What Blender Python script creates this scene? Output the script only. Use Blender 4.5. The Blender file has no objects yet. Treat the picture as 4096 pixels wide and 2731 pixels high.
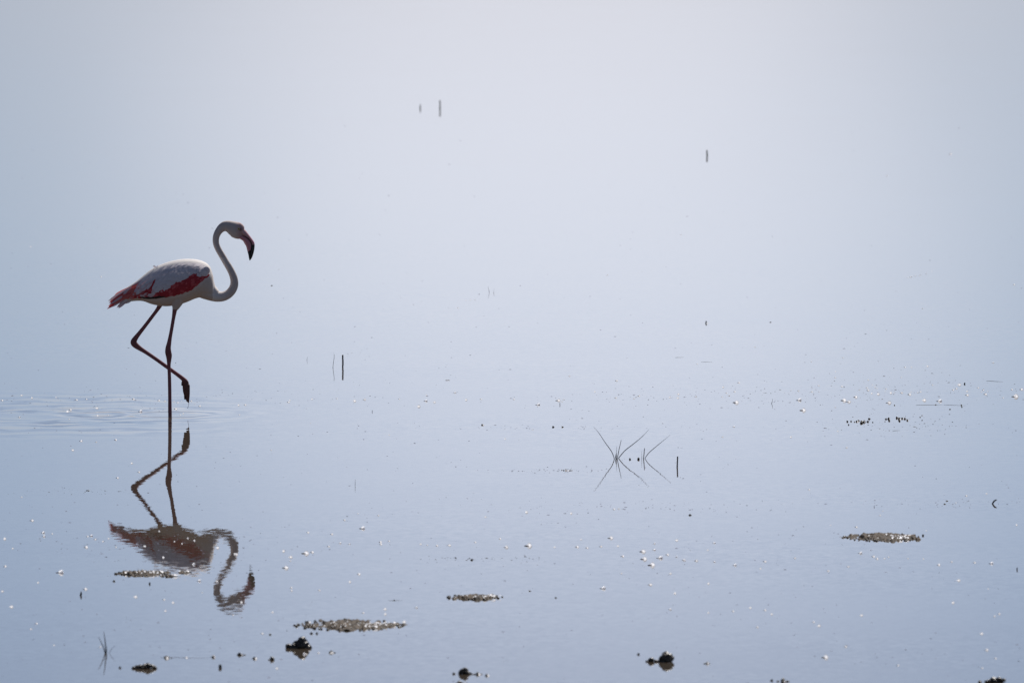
import bpy, bmesh, math, random
from mathutils import Vector, Matrix, noise
random.seed(11)
S = bpy.context.scene
COL = S.collection
R = math.radians

# ------------------------------------------------------------------ camera
FPX = 45540.0                      # focal length in photograph pixels (4096 wide)
DEP = R(3.43)                      # the lens looks this far below the horizon
CAM = Vector((0.0, -70.26, 4.67))
cd = bpy.data.cameras.new('camera'); cam = bpy.data.objects.new('camera', cd); COL.objects.link(cam)
cam.location = CAM; cam.rotation_euler = (R(90) - DEP, 0, 0)
cd.sensor_width = 36; cd.lens = 36 * FPX / 4096
cd.clip_start = 1; cd.clip_end = 20000
cd.dof.use_dof = True; cd.dof.focus_distance = 70.4; cd.dof.aperture_fstop = 9
S.camera = cam
S.view_settings.view_transform = 'Standard'; S.view_settings.look = 'None'
S.view_settings.exposure = 0; S.view_settings.gamma = 1; S.view_settings.use_curve_mapping = False

# ------------------------------------------------------------------ sun and sky
SUN_EL, SUN_AZ = R(46), R(24)      # azimuth measured from +Y towards +X
sd = bpy.data.lights.new('sun', 'SUN'); sd.energy = 5.0; sd.angle = R(0.5); sd.color = (1.0, 0.96, 0.91)
so = bpy.data.objects.new('sun', sd); COL.objects.link(so)
sv = Vector((math.sin(SUN_AZ) * math.cos(SUN_EL), math.cos(SUN_AZ) * math.cos(SUN_EL), math.sin(SUN_EL)))
so.rotation_euler = sv.to_track_quat('Z', 'Y').to_euler(); so.location = sv * 50

class NT:
    def __init__(s, tree): s.t = tree; s.n = tree.nodes; s.l = tree.links
    def new(s, typ, **kw):
        n = s.n.new(typ)
        for k, v in kw.items(): setattr(n, k, v)
        return n
    def put(s, sock, v):
        if isinstance(v, bpy.types.NodeSocket): s.l.new(v, sock)
        else: sock.default_value = v
    def m(s, op, a, b=None, c=None):
        n = s.new('ShaderNodeMath', operation=op); s.put(n.inputs[0], a)
        if b is not None: s.put(n.inputs[1], b)
        if c is not None: s.put(n.inputs[2], c)
        return n.outputs[0]
    def v(s, op, a, b=None, scale=None):
        n = s.new('ShaderNodeVectorMath', operation=op); s.put(n.inputs[0], a)
        if b is not None: s.put(n.inputs[1], b)
        if scale is not None: s.put(n.inputs['Scale'], scale)
        return n.outputs['Value'] if op in ('LENGTH', 'DOT_PRODUCT') else n.outputs[0]
    def mix(s, f, a, b, blend='MIX'):
        n = s.new('ShaderNodeMix', data_type='RGBA', blend_type=blend)
        s.put(n.inputs['Factor'], f); s.put(n.inputs[6], a); s.put(n.inputs[7], b); return n.outputs[2]
    def noise(s, vec, scale, detail=2.0, rough=0.5):
        n = s.new('ShaderNodeTexNoise'); s.put(n.inputs['Vector'], vec)
        n.inputs['Scale'].default_value = scale; n.inputs['Detail'].default_value = detail
        n.inputs['Roughness'].default_value = rough; return n

W = bpy.data.worlds.new('World'); S.world = W; W.use_nodes = True
w = NT(W.node_tree); w.n.clear()
sky = w.new('ShaderNodeTexSky', sky_type='NISHITA'); sky.sun_disc = False
sky.sun_elevation = SUN_EL; sky.sun_rotation = SUN_AZ
sky.air_density = 1.0; sky.dust_density = 0.6; sky.ozone_density = 2.0
tc = w.new('ShaderNodeTexCoord')
dirv = tc.outputs['Generated']
sep = w.new('ShaderNodeSeparateXYZ'); w.put(sep.inputs[0], dirv)
az = w.m('ARCTAN2', sep.outputs[0], sep.outputs[1]); el = w.m('ARCSINE', sep.outputs[2])
# made-up bright lobes low in the unseen sky, added to shape the water's brightness
wob = w.noise(dirv, 9.0, 3.0)
wob = w.m('MULTIPLY', w.m('SUBTRACT', wob.outputs['Fac'], 0.5), R(2.0))
azw = w.m('ADD', az, wob)
sky_lobes = [(0.12, 2.9, 2.15, 2.5, 1.0)]  # lobe straight ahead imitates lens falloff: water pale mid-view, dimmer at the sides
rb = random.Random(5)
for k in range(11):
    a = -165 + 30 * k + rb.uniform(-6, 6)
    if abs(a) < 12: a = 18 if a > 0 else -19
    sky_lobes.append((a, rb.uniform(2, 5), rb.uniform(3, 8), rb.uniform(1.2, 2.4), rb.uniform(.5, 1)))
tot = 0.0
for a, e, sa, se, amp in sky_lobes:
    u = w.m('DIVIDE', w.m('SUBTRACT', azw, R(a)), R(sa))
    # flat-topped in azimuth, soft in height
    u2 = w.m('POWER', w.m('ABSOLUTE', u), 2.6); q = w.m('DIVIDE', w.m('SUBTRACT', el, R(e)), R(se)); q2 = w.m('MULTIPLY', q, q)
    g = w.m('EXPONENT', w.m('MULTIPLY', w.m('ADD', u2, q2), -1.0))
    tot = w.m('MULTIPLY_ADD', g, amp, tot)
# the blue of the air, a little duller right at the horizon
ramp = w.new('ShaderNodeValToRGB'); w.put(ramp.inputs[0], w.m('DIVIDE', el, R(20)))
SKYT = [(1.7, (.535, .625, 1.0)), (3.1, (.61, .69, .99)), (5.1, (.635, .705, .98)), (11, (.47, .42, .42))]
ce = ramp.color_ramp; ce.interpolation = 'B_SPLINE'
while len(ce.elements) < len(SKYT): ce.elements.new(.5)
for e_, (dg_, c_) in zip(ce.elements, SKYT): e_.position = dg_ / 20; e_.color = (*c_, 1)
base = w.mix(1.0, sky.outputs[0], ramp.outputs[0], 'MULTIPLY')
addn = w.v('ADD', base, w.v('SCALE', (4.0, 3.45, 3.2), scale=tot))
bg = w.new('ShaderNodeBackground'); w.put(bg.inputs['Color'], addn); bg.inputs['Strength'].default_value = 0.1
wo = w.new('ShaderNodeOutputWorld'); w.l.new(bg.outputs[0], wo.inputs[0])

# ------------------------------------------------------------------ helpers
cD, sD = math.cos(DEP), math.sin(DEP)
def ray(px, py):
    a, b = (px - 2048) / FPX, (1365.5 - py) / FPX
    return Vector((a, cD + b * sD, -sD + b * cD))
def on_water(px, py, z=0.0):
    d = ray(px, py); t = (z - CAM.z) / d.z; return CAM + d * t
def on_plane(px, py, Y=0.0):
    d = ray(px, py); t = (Y - CAM.y) / d.y; return CAM + d * t
def ppm(Y): return FPX / math.hypot(Y - CAM.y, CAM.z)      # photograph pixels per metre at distance Y

def meta(o, label=None, cat=None, group=None, kind=None):
    if label: o['label'] = label
    if cat: o['category'] = cat
    if group: o['group'] = group
    if kind: o['kind'] = kind
    return o
def link(name, data, parent=None, loc=(0, 0, 0)):
    o = bpy.data.objects.new(name, data); COL.objects.link(o); o.location = loc
    if parent: o.parent = parent
    return o
def from_bm(name, bm, mats, parent=None, loc=(0, 0, 0), smooth=True, recalc=True):
    if recalc: bmesh.ops.recalc_face_normals(bm, faces=bm.faces)
    me = bpy.data.meshes.new(name); bm.to_mesh(me); bm.free()
    for mt in (mats if isinstance(mats, (list, tuple)) else [mats]): me.materials.append(mt)
    if smooth: me.polygons.foreach_set('use_smooth', [True] * len(me.polygons))
    return link(name, me, parent, loc)

def ordn(n): return '%d%s' % (n, 'th' if 10 <= n % 100 <= 20 else {1: 'st', 2: 'nd', 3: 'rd'}.get(n % 10, 'th'))
def crom(pts, n):
    """Catmull-Rom through tuples of numbers."""
    out = []
    for i in range(len(pts) - 1):
        p0 = pts[max(i - 1, 0)]; p1 = pts[i]; p2 = pts[i + 1]; p3 = pts[min(i + 2, len(pts) - 1)]
        for k in range(n):
            t = k / n; t2, t3 = t * t, t * t * t
            out.append(tuple(0.5 * (2 * b + (c - a) * t + (2 * a - 5 * b + 4 * c - d) * t2 + (3 * b - a - 3 * c + d) * t3)
                             for a, b, c, d in zip(p0, p1, p2, p3)))
    out.append(tuple(pts[-1])); return out

def loft(bm, st, seg=16, vertical=False, sub=4, mat=0):
    """st: (x, y, z, r in the XZ plane, r along Y)."""
    st = crom(st, sub); rings = []
    for i, (x, y, z, ra, rb_) in enumerate(st):
        a = st[max(i - 1, 0)]; b = st[min(i + 1, len(st) - 1)]
        t = Vector((b[0] - a[0], 0, b[2] - a[2]))
        t = t.normalized() if t.length > 1e-9 else Vector((1, 0, 0))
        n = Vector((0, 0, 1)) if vertical else Vector((-t.z, 0, t.x))
        c = Vector((x, y, z)); ra = max(ra, 1e-4); rb_ = max(rb_, 1e-4)
        rings.append([bm.verts.new(c + n * (ra * math.cos(2 * math.pi * k / seg)) + Vector((0, rb_ * math.sin(2 * math.pi * k / seg), 0)))
                      for k in range(seg)])
    for i in range(len(rings) - 1):
        for k in range(seg):
            f = bm.faces.new((rings[i][k], rings[i][(k + 1) % seg], rings[i + 1][(k + 1) % seg], rings[i + 1][k])); f.material_index = mat
    for r, flip in ((rings[0], True), (rings[-1], False)):
        f = bm.faces.new(list(reversed(r)) if flip else r); f.material_index = mat

def tube(bm, pts, seg=6, mat=0):
    """general tube: pts = (Vector, radius)"""
    rings = []
    for i, (p, r) in enumerate(pts):
        a = pts[max(i - 1, 0)][0]; b = pts[min(i + 1, len(pts) - 1)][0]; t = (b - a).normalized()
        u = t.cross(Vector((0, 1, 0.01))); u = u.normalized() if u.length > 1e-6 else Vector((1, 0, 0)); v = t.cross(u)
        rings.append([bm.verts.new(p + u * (r * math.cos(2 * math.pi * k / seg)) + v * (r * math.sin(2 * math.pi * k / seg))) for k in range(seg)])
    for i in range(len(rings) - 1):
        for k in range(seg):
            f = bm.faces.new((rings[i][k], rings[i][(k + 1) % seg], rings[i + 1][(k + 1) % seg], rings[i + 1][k])); f.material_index = mat
    for r in (rings[0], rings[-1]):
        f = bm.faces.new(r); f.material_index = mat

# ------------------------------------------------------------------ materials
def pmat(name, col, rough=0.6, spec=0.5, trans=0.0, var=None, vscale=40, bump=0.0, bscale=200, attr=None, stretch=None):
    mt = bpy.data.materials.new(name); mt.use_nodes = True; t = NT(mt.node_tree); t.n.clear()
    out = t.new('ShaderNodeOutputMaterial'); p = t.new('ShaderNodeBsdfPrincipled')
    c = (*col, 1)
    co = t.new('ShaderNodeTexCoord').outputs['Object']
    if stretch:
        mp = t.new('ShaderNodeMapping'); t.put(mp.inputs[0], co); mp.inputs['Scale'].default_value = stretch; co = mp.outputs[0]
    if attr:
        c = t.new('ShaderNodeAttribute', attribute_name=attr).outputs['Color']
    if var:
        nz = t.noise(co, vscale, 4.0, 0.6)
        rmp = t.new('ShaderNodeMapRange'); t.put(rmp.inputs[0], nz.outputs['Fac']); rmp.inputs[1].default_value = .35; rmp.inputs[2].default_value = .65
        c = t.mix(rmp.outputs[0], c, (*var, 1)) if not attr else t.mix(t.m('MULTIPLY', rmp.outputs[0], .35), c, t.mix(1.0, c, (*var, 1), 'MULTIPLY'))
    t.put(p.inputs['Base Color'], c); p.inputs['Roughness'].default_value = rough
    p.inputs['Specular IOR Level'].default_value = spec
    if bump:
        b = t.new('ShaderNodeBump'); b.inputs['Strength'].default_value = bump; b.inputs['Distance'].default_value = 0.004
        t.put(b.inputs['Height'], t.noise(co, bscale, 3.0).outputs['Fac']); t.l.new(b.outputs[0], p.inputs['Normal'])
    sh = p.outputs[0]
    if trans:
        tr = t.new('ShaderNodeBsdfTranslucent'); t.put(tr.inputs[0], c)
        mx = t.new('ShaderNodeMixShader'); mx.inputs[0].default_value = trans
        t.l.new(sh, mx.inputs[1]); t.l.new(tr.outputs[0], mx.inputs[2]); sh = mx.outputs[0]
    t.l.new(sh, out.inputs[0]); return mt

M_mud = pmat('wet_mud', (.022, .017, .013), .38, .5, var=(.06, .048, .034), vscale=90, bump=.8, bscale=160)
M_crust = pmat('mud_crust', (.115, .080, .050), .75, .2, var=(.018, .014, .012), vscale=34, bump=.9, bscale=140)
M_foam = pmat('foam', (.93, .94, .98), .35, .5, trans=.9)
M_fleck = pmat('dark_fleck', (.05, .045, .055), .8, .15)
M_speck = pmat('floating_specks', (.19, .20, .27), .9, .1)
M_reed = pmat('dead_reed', (.035, .035, .045), .6, .3)
M_green = pmat('green_reed', (.07, .12, .03), .6, .2, var=(.02, .035, .012), vscale=60)
M_wood = pmat('dark_wood', (.018, .015, .017), .6, .4, var=(.04, .032, .03), vscale=120, bump=.6)
M_plum = pmat('white_plumage', (.78, .76, .76), .75, .2, attr='Col', var=(.85, .82, .84), vscale=60, bump=.35, bscale=220, stretch=(1, 1, 2.2))
st_f = (.35, 3, 1)
F_white = pmat('white_feather', (.84, .80, .83), .7, .2, trans=.24, var=(.74, .69, .73), vscale=14, stretch=st_f)
F_blush = pmat('blush_feather', (.74, .60, .64), .7, .2, trans=.16, var=(.66, .46, .50), vscale=14, stretch=st_f)
F_crim = pmat('crimson_feather', (.52, .045, .06), .65, .25, trans=.12, var=(.36, .03, .045), vscale=14, stretch=st_f)
F_coral = pmat('coral_feather', (.80, .24, .20), .65, .25, trans=.3, var=(.66, .14, .14), vscale=14, stretch=st_f)
F_rose = pmat('rose_feather', (.66, .13, .14), .65, .25, trans=.15, var=(.52, .07, .09), vscale=14, stretch=st_f)
F_black = pmat('black_feather', (.012, .011, .016), .5, .4, var=(.02, .018, .024), vscale=14)
M_bill = pmat('pink_bill', (.42, .17, .20), .35, .5, attr='Col')
M_black = pmat('black_bill', (.008, .008, .012), .3, .5)
M_eye = pmat('yellow_eye', (.62, .55, .16), .2, .5)
M_pupil = pmat('pupil', (.004, .004, .004), .1, .5)

# water: mirror-smooth shallow lagoon; the slopes of its ripples are given as normals
mw = bpy.data.materials.new('water'); mw.use_nodes = True; t = NT(mw.node_tree); t.n.clear()
out = t.new('ShaderNodeOutputMaterial'); p = t.new('ShaderNodeBsdfPrincipled')
pos = t.new('ShaderNodeNewGeometry').outputs['Position']
def slope(scale, amt, detail=1.0, vec=None):
    n = t.noise(vec if vec is not None else pos, scale, detail)
    return t.v('SCALE', t.v('SUBTRACT', n.outputs['Color'], (.5, .5, .5)), scale=amt)
calm = t.noise(pos, .35, 2.0)                                   # cat's paws: where the surface stirs a little more
cm = t.new('ShaderNodeMapRange'); t.put(cm.inputs[0], calm.outputs['Fac']); cm.inputs[1].default_value = .4; cm.inputs[2].default_value = .65
cm.inputs[3].default_value = .55; cm.inputs[4].default_value = 1.5
fine = t.v('ADD', slope(24, .0086, 1.5), slope(6, .0011, 1.0))
sl = t.v('SCALE', fine, scale=cm.outputs[0])
sl = t.v('ADD', sl, slope(.55, .0016, 2.0))
flat = t.v('MULTIPLY', pos, (1, 1, 0))
def rings(cx, cy, lam, amp, d0, wd, bias=None):
    c = on_water(cx, cy)
    d = t.v('SUBTRACT', flat, (c.x, c.y, 0)); wn = t.noise(pos, 3.1, 3.0)
    ln = t.v('LENGTH', d); lw = t.m('ADD', ln, t.m('MULTIPLY', t.m('SUBTRACT', wn.outputs['Fac'], .5), lam * 2.2))
    q = t.m('DIVIDE', t.m('SUBTRACT', ln, d0), wd)
    env = t.m('EXPONENT', t.m('MULTIPLY', t.m('MULTIPLY', q, q), -1))
    a = t.m('MULTIPLY', env, t.m('MULTIPLY', t.m('COSINE', t.m('MULTIPLY', lw, 2 * math.pi / lam)), amp))
    a = t.m('MULTIPLY', a, t.m('MULTIPLY', t.noise(pos, 1.7, 2.0).outputs['Fac'], 2.0))
    if bias:                                                    # stronger towards the side the bird came from
        sp = t.new('ShaderNodeSeparateXYZ'); t.put(sp.inputs[0], d)
        mr = t.new('ShaderNodeMapRange', interpolation_type='SMOOTHSTEP'); t.put(mr.inputs[0], sp.outputs[0])
        mr.inputs[1].default_value = bias[0]; mr.inputs[2].default_value = bias[1]; mr.inputs[3].default_value = 1; mr.inputs[4].default_value = 0
        a = t.m('MULTIPLY', a, mr.outputs[0])
    return t.v('SCALE', t.v('NORMALIZE', d), scale=a)
for args in ((679, 1658, .12, .032, .25, .08, None), (679, 1658, .2, .005, .5, .3, None), (410, 1657, .19, .032, .20, .12, None),
             (380, 1659, .36, .011, .7, .4, None), (250, 1659, .47, .010, 1.4, .6, (.2, 1.6)), (60, 1666, .3, .012, .6, .4, None)):
    sl = t.v('ADD', sl, rings(*args))
nrm = t.v('NORMALIZE', t.v('ADD', t.v('MULTIPLY', sl, (1, 1, 0)), (0, 0, 1)))
t.put(p.inputs['Normal'], nrm)
p.inputs['Base Color'].default_value = (.075, .059, .044, 1); p.inputs['Roughness'].default_value = 0.0
p.inputs['IOR'].default_value = 1.333; p.inputs['Specular IOR Level'].default_value = .5
t.l.new(p.outputs[0], out.inputs[0])

# ------------------------------------------------------------------ water
bm = bmesh.new()
vs = [bm.verts.new(v) for v in ((-6000, -1500, 0), (6000, -1500, 0), (6000, 9000, 0), (-6000, 9000, 0))]
bm.faces.new(vs); wat = from_bm('water', bm, mw, smooth=False, recalc=False); meta(wat, kind='structure')

# ------------------------------------------------------------------ the flamingo
def z1(x, y): return (380 + x * .29762, 840 + y * .29762)
def z3(x, y): return (480 + x * .3316, 1180 + y * .3316)
MP = 1 / ppm(0.0)
def P1(x, y, Y=0.0): return on_plane(*z1(x, y), Y)
def P3(x, y, Y=0.0): return on_plane(*z3(x, y), Y)
k1 = .29762 * MP; k3 = .3316 * MP                # metres per zoomed pixel

root = link('flamingo', None, loc=on_plane(679, 1658, 0)); root.location.z = 0
meta(root, 'pale pink flamingo with crimson wing patch wading on one leg, its other foot lifted', 'flamingo')
RL = root.location.copy()

# torso outline: x, top, bottom, half depth (m)
TOR = [(330, 1105, 1262, .018), (420, 1045, 1238, .034), (550, 958, 1222, .060), (650, 878, 1226, .078), (750, 800, 1262, .095), (850, 748, 1284, .108),
       (950, 708, 1294, .118), (1050, 680, 1286, .124), (1150, 662, 1266, .127), (1250, 656, 1232, .126), (1350, 662, 1190, .120), (1440, 684, 1170, .108),
       (1510, 722, 1178, .092), (1560, 790, 1190, .070), (1592, 900, 1200, .050)]
TORS = crom(TOR, 6)
def tor(x):
    x = min(max(x, TORS[0][0]), TORS[-1][0])
    for a, b in zip(TORS, TORS[1:]):
        if a[0] <= x <= b[0]:
            f = (x - a[0]) / max(b[0] - a[0], 1e-6); return tuple(p_ + (q_ - p_) * f for p_, q_ in zip(a, b))
    return TORS[-1]
def side(x, y):
    """body half depth (m) at zoomed-pixel (x, y)"""
    _, tp, bt, b = tor(x); c, a = (tp + bt) / 2, (bt - tp) / 2
    q = (y - c) / a; return b * math.sqrt(max(0.0, 1 - q * q))

bm = bmesh.new()
def st1(x, y, r, d, Y=0.0): v = P1(x, y, Y); return (v.x - RL.x, v.y, v.z, r * k1, d)
def st3(x, y, w_, Y=0.0, dk=1.0): v = P3(x, y, Y); return (v.x - RL.x, v.y, v.z, w_ * .5 * k3, w_ * .5 * k3 * dk)
loft(bm, [st1(x, (a + b) / 2, (b - a) / 2, d) for x, a, b, d in TOR], 28, True, 4)
loft(bm, [st1(290, 1215, 30, .010), st1(340, 1190, 62, .02), st1(420, 1150, 80, .03)], 14, False, 3)
# neck (full S) and head
NECK = [(1380, 1010, 150, .085), (1470, 1085, 112, .070), (1560, 1135, 86, .052), (1640, 1160, 74, .040), (1720, 1160, 66, .034), (1790, 1130, 61, .030),
        (1845, 1072, 58, .028), (1872, 1000, 55, .0265), (1868, 925, 52, .025), (1843, 850, 49, .024), (1805, 775, 47, .023), (1757, 697, 45, .0222),
        (1706, 610, 44, .0215), (1662, 535, 43, .021), (1630, 460, 43, .021), (1624, 390, 44, .0212), (1640, 325, 47, .0225), (1680, 262, 54, .0245),
        (1735, 222, 68, .028), (1795, 222, 80, .033), (1850, 245, 98, .037), (1895, 268, 106, .037), (1935, 292, 99, .033), (1962, 312, 82, .026)]
loft(bm, [st1(*s) for s in NECK], 22, False, 3)
loft(bm, [st1(1880, 215, 50, .026), st1(1925, 225, 62, .026), st1(1962, 262, 60, .022)], 14, False, 3)
loft(bm, [st1(1850, 300, 62, .030), st1(1895, 318, 66, .030), st1(1932, 334, 60, .026), st1(1962, 346, 46, .021), st1(1985, 352, 26, .015)], 14, False, 3)
loft(bm, [st1(1930, 262, 52, .026), st1(1972, 292, 46, .022), st1(2000, 315, 32, .017)], 14, False, 3)
# lower throat filling between breast and neck base
loft(bm, [st1(1500, 830, 70, .055), st1(1530, 930, 62, .052), st1(1560, 1040, 62, .046), st1(1620, 1120, 60, .040)], 16, False, 3)
# standing leg (nearer), thigh feathers
YN, YF = -.035, .040
loft(bm, [st1(1110, 1180, 110, .055, YN), st1(1100, 1240, 84, .045, YN), st1(1088, 1295, 56, .030, YN), st1(1076, 1332, 37, .019, YN), st1(1072, 1350, 22, .013, YN)], 16, False, 3)
loft(bm, [st3(662, 120, 62, YN), st3(659, 190, 56, YN), st3(648, 260, 46, YN), st3(638, 320, 44, YN), st3(621, 420, 44, YN), st3(606, 500, 46, YN),
          st3(592, 580, 56, YN), st3(581, 640, 68, YN), st3(582, 690, 78, YN), st3(590, 730, 76, YN), st3(591, 785, 58, YN), st3(590, 850, 45, YN), st3(595, 950, 43, YN),
          st3(599, 1100, 44, YN), st3(601, 1250, 44, YN), st3(602, 1400, 47, YN), st3(603, 1440, 46, YN), st3(604, 1560, 46, YN)], 14, False, 3)
bot = P3(604, 1560, YN)
for a in (-.5, 0, .5):                                         # the foot in the mud under the water
    e = Vector((bot.x - RL.x + .10 * math.cos(a), bot.y + .10 * math.sin(a), bot.z - .02))
    tube(bm, [(Vector((bot.x - RL.x, bot.y, bot.z)), .009), (e, .005)], 8)
# lifted leg (farther)
loft(bm, [st3(510, 60, 74, YF), st3(478, 130, 58, YF), st3(440, 190, 46, YF), st3(380, 270, 44, YF), st3(300, 375, 46, YF), st3(225, 470, 52, YF), st3(180, 530, 66, YF),
          st3(163, 572, 78, YF), st3(190, 606, 74, YF), st3(250, 650, 56, YF), st3(320, 694, 48, YF), st3(440, 776, 46, YF),
          st3(560, 862, 47, YF), st3(660, 934, 47, YF), st3(740, 994, 52, YF), st3(788, 1038, 60, YF), st3(800, 1070, 66, YF), st3(797, 1100, 70, YF)], 14, False, 3)
loft(bm, [st3(795, 1060, 74, YF, .5), st3(795, 1110, 84, YF, .42), st3(800, 1160, 86, YF, .36), st3(806, 1200, 74, YF, .34), st3(810, 1240, 58, YF, .32),
          st3(815, 1270, 38, YF, .3), st3(824, 1298, 12, YF, .4)], 14, False, 3)
for xa, xb, yb, Yo in ((770, 779, 1262, -.012), (800, 806, 1284, -.016), (828, 828, 1302, -.010)):
    a, b = P3(xa, 1080, YF + Yo), P3(xb, yb, YF + Yo * .6); m_ = P3((xa + xb) / 2 + 4, (1080 + yb) / 2, YF + Yo * 1.3)
    o_ = Vector((RL.x, 0, 0)); tube(bm, [(a - o_, .0085), (m_ - o_, .0065), (b - o_, .0035)], 8)
a = P3(752, 1045, YF); b = P3(744, 1092, YF - .004); o_ = Vector((RL.x, 0, 0)); tube(bm, [(a - o_, .006), (b - o_, .0045)], 8)
body = from_bm('body', bm, M_plum, root)
rm = body.modifiers.new('r', 'REMESH'); rm.mode = 'VOXEL'; rm.voxel_size = .0034; rm.use_smooth_shade = True
sm = body.modifiers.new('s', 'SMOOTH'); sm.factor = .5; sm.iterations = 3
dg = bpy.context.evaluated_depsgraph_get(); me = bpy.data.meshes.new_from_object(body.evaluated_get(dg)); body.modifiers.clear(); body.data = me
me.polygons.foreach_set('use_smooth', [True] * len(me.polygons))

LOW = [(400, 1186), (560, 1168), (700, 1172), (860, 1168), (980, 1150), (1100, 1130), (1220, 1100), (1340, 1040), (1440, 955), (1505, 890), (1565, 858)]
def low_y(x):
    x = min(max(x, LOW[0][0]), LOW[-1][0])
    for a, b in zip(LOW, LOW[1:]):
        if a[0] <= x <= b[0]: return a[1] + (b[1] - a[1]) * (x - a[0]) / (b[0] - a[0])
def unproj(p):
    """world point -> zoomed pixel of the bird close-up"""
    d = p - CAM; f = d.y * cD - d.z * sD; u = d.y * sD + d.z * cD
    return ((2048 + FPX * d.x / f - 380) / .29762, (1365.5 - FPX * u / f - 840) / .29762)
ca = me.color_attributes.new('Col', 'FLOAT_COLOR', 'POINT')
def lerp(a, b, f): f = min(max(f, 0), 1); return tuple(x + (y - x) * f for x, y in zip(a, b))
WHT, LEG, KNEE, FOOT = (.80, .76, .74), (.27, .105, .115), (.21, .08, .085), (.15, .075, .06)
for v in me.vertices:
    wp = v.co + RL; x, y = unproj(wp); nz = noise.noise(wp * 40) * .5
    if y > 1290 and not (1000 < x < 1200 and y < 1338 + nz * 20 and wp.y < .02):
        zy = (y * .29762 + 840 - 1180) / .3316; zx = (x * .29762 + 380 - 480) / .3316
        c = LEG
        if zy < 1000: c = lerp(LEG, KNEE, 1 - abs(zy - (700 if zx > 420 else 575)) / 110)
        if zx > 700 and zy > 1000: c = lerp(LEG, FOOT, (zy - 1000) / 60)
        c = lerp(c, (.12, .04, .04), .35 * max(0, nz * 2))
    else:
        c = WHT
        if x > 1560 or y < 640: c = lerp(c, (.54, .46, .43), .85 * (1 if y < 640 else min(1, (x - 1560) / 260)))      # neck and head slightly greyer pink
        if x > 1880 and y < 420: c = lerp(c, (.52, .36, .35), (x - 1880) / 70)
        if x < 1580 and y > low_y(x): c = lerp(c, (.60, .52, .47), (y - low_y(x)) / 60)  # belly shade painted into the colour below the wing edge
        d = math.hypot(x - 1955, y - 262); c = lerp((.16, .07, .06), c, d / 34) if x < 1990 else c
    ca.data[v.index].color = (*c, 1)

# bill: two mandibles meeting on the bent gape
def bill_part(name, up, lo, dep, rgb_tip, tip_from):
    bm = bmesh.new(); U = crom(up, 5); L = crom(lo, 5); n = len(U); seg = 12; rg = []
    for i in range(n):
        a = P1(*U[i][:2]); b = P1(*L[i][:2]); c = (a + b) / 2; h = (a - b) / 2
        dd = dep(i / (n - 1))
        rg.append([bm.verts.new(c - Vector((RL.x, 0, 0)) + h * math.cos(2 * math.pi * k / seg) + Vector((0, dd * math.sin(2 * math.pi * k / seg), 0))) for k in range(seg)])
    for i in range(n - 1):
        for k in range(seg): bm.faces.new((rg[i][k], rg[i][(k + 1) % seg], rg[i + 1][(k + 1) % seg], rg[i + 1][k]))
    bm.faces.new(rg[0]); bm.faces.new(rg[-1])
    o = from_bm(name, bm, M_bill, root); ca = o.data.color_attributes.new('Col', 'FLOAT_COLOR', 'POINT')
    for v in o.data.vertices:
        x, y = unproj(v.co + RL); c = rgb_tip(x, y); ca.data[v.index].color = (*c, 1)
    return o
PINK, ROSE, BLK = (.60, .36, .38), (.55, .23, .28), (.006, .006, .010)
def cu(x, y):
    if y > 2140 - x + 385 and x > 2090 and (y > 470 or x - 2040 > (500 - y) * 1.3 + 60): return BLK
    if y > 480: return BLK
    return lerp(ROSE, PINK, (2150 - x) / 160)
def cl(x, y):
    if y > 552 + (2070 - x) * .5 + 6 * math.sin(x * .35): return BLK
    return ROSE
upb = bill_part('upper_bill', [(1965, 222), (2010, 258), (2062, 320), (2108, 382), (2138, 428), (2147, 468), (2142, 530), (2126, 598), (2106, 648), (2082, 681)],
                [(1940, 330), (1985, 346), (2030, 364), (2068, 392), (2094, 428), (2106, 470), (2098, 520), (2084, 575), (2078, 630), (2078, 676)],
                lambda s: .020 * (1 - s) ** .55 + .004, cu, 0)
lob = bill_part('lower_bill', [(1948, 318), (1990, 336), (2036, 356), (2076, 384), (2104, 424), (2116, 470), (2108, 522), (2094, 580), (2084, 632), (2081, 676)],
                [(1945, 388), (1966, 400), (1992, 420), (2010, 452), (2030, 486), (2042, 530), (2052, 570), (2062, 610), (2068, 645), (2076, 677)],
                lambda s: .019 * (1 - s) ** .5 + .0042, cl, 0)
bm = bmesh.new()                                               # the dark edge along the gape
gp = crom([(1985, 347), (2030, 366), (2066, 394), (2091, 430), (2103, 471), (2097, 520), (2085, 560)], 4)
tube(bm, [(P1(x, y, -.0195 + .009 * i / len(gp)) - Vector((RL.x, 0, 0)), .0012 + .0018 * i / len(gp)) for i, (x, y) in enumerate(gp)], 6)
from_bm('gape_edge', bm, M_black, root)
bm = bmesh.new()
tube(bm, [(P1(2052, 352, -.0165) - Vector((RL.x, 0, 0)), .0009), (P1(2066, 372, -.0165) - Vector((RL.x, 0, 0)), .0016), (P1(2078, 392, -.016) - Vector((RL.x, 0, 0)), .0008)], 5)
from_bm('nostril', bm, M_black, upb)
for sgn in (-1, 1):
    c = P1(1928, 253, sgn * .0315) - Vector((RL.x, 0, 0)); bm = bmesh.new()
    bmesh.ops.create_uvsphere(bm, u_segments=16, v_segments=10, radius=.0066); ey = from_bm('eye', bm, M_eye, root, c)
    bm = bmesh.new(); bmesh.ops.create_uvsphere(bm, u_segments=12, v_segments=8, radius=.0034)
    from_bm('pupil', bm, M_pupil, ey, (0, sgn * .0048, 0))

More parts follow.
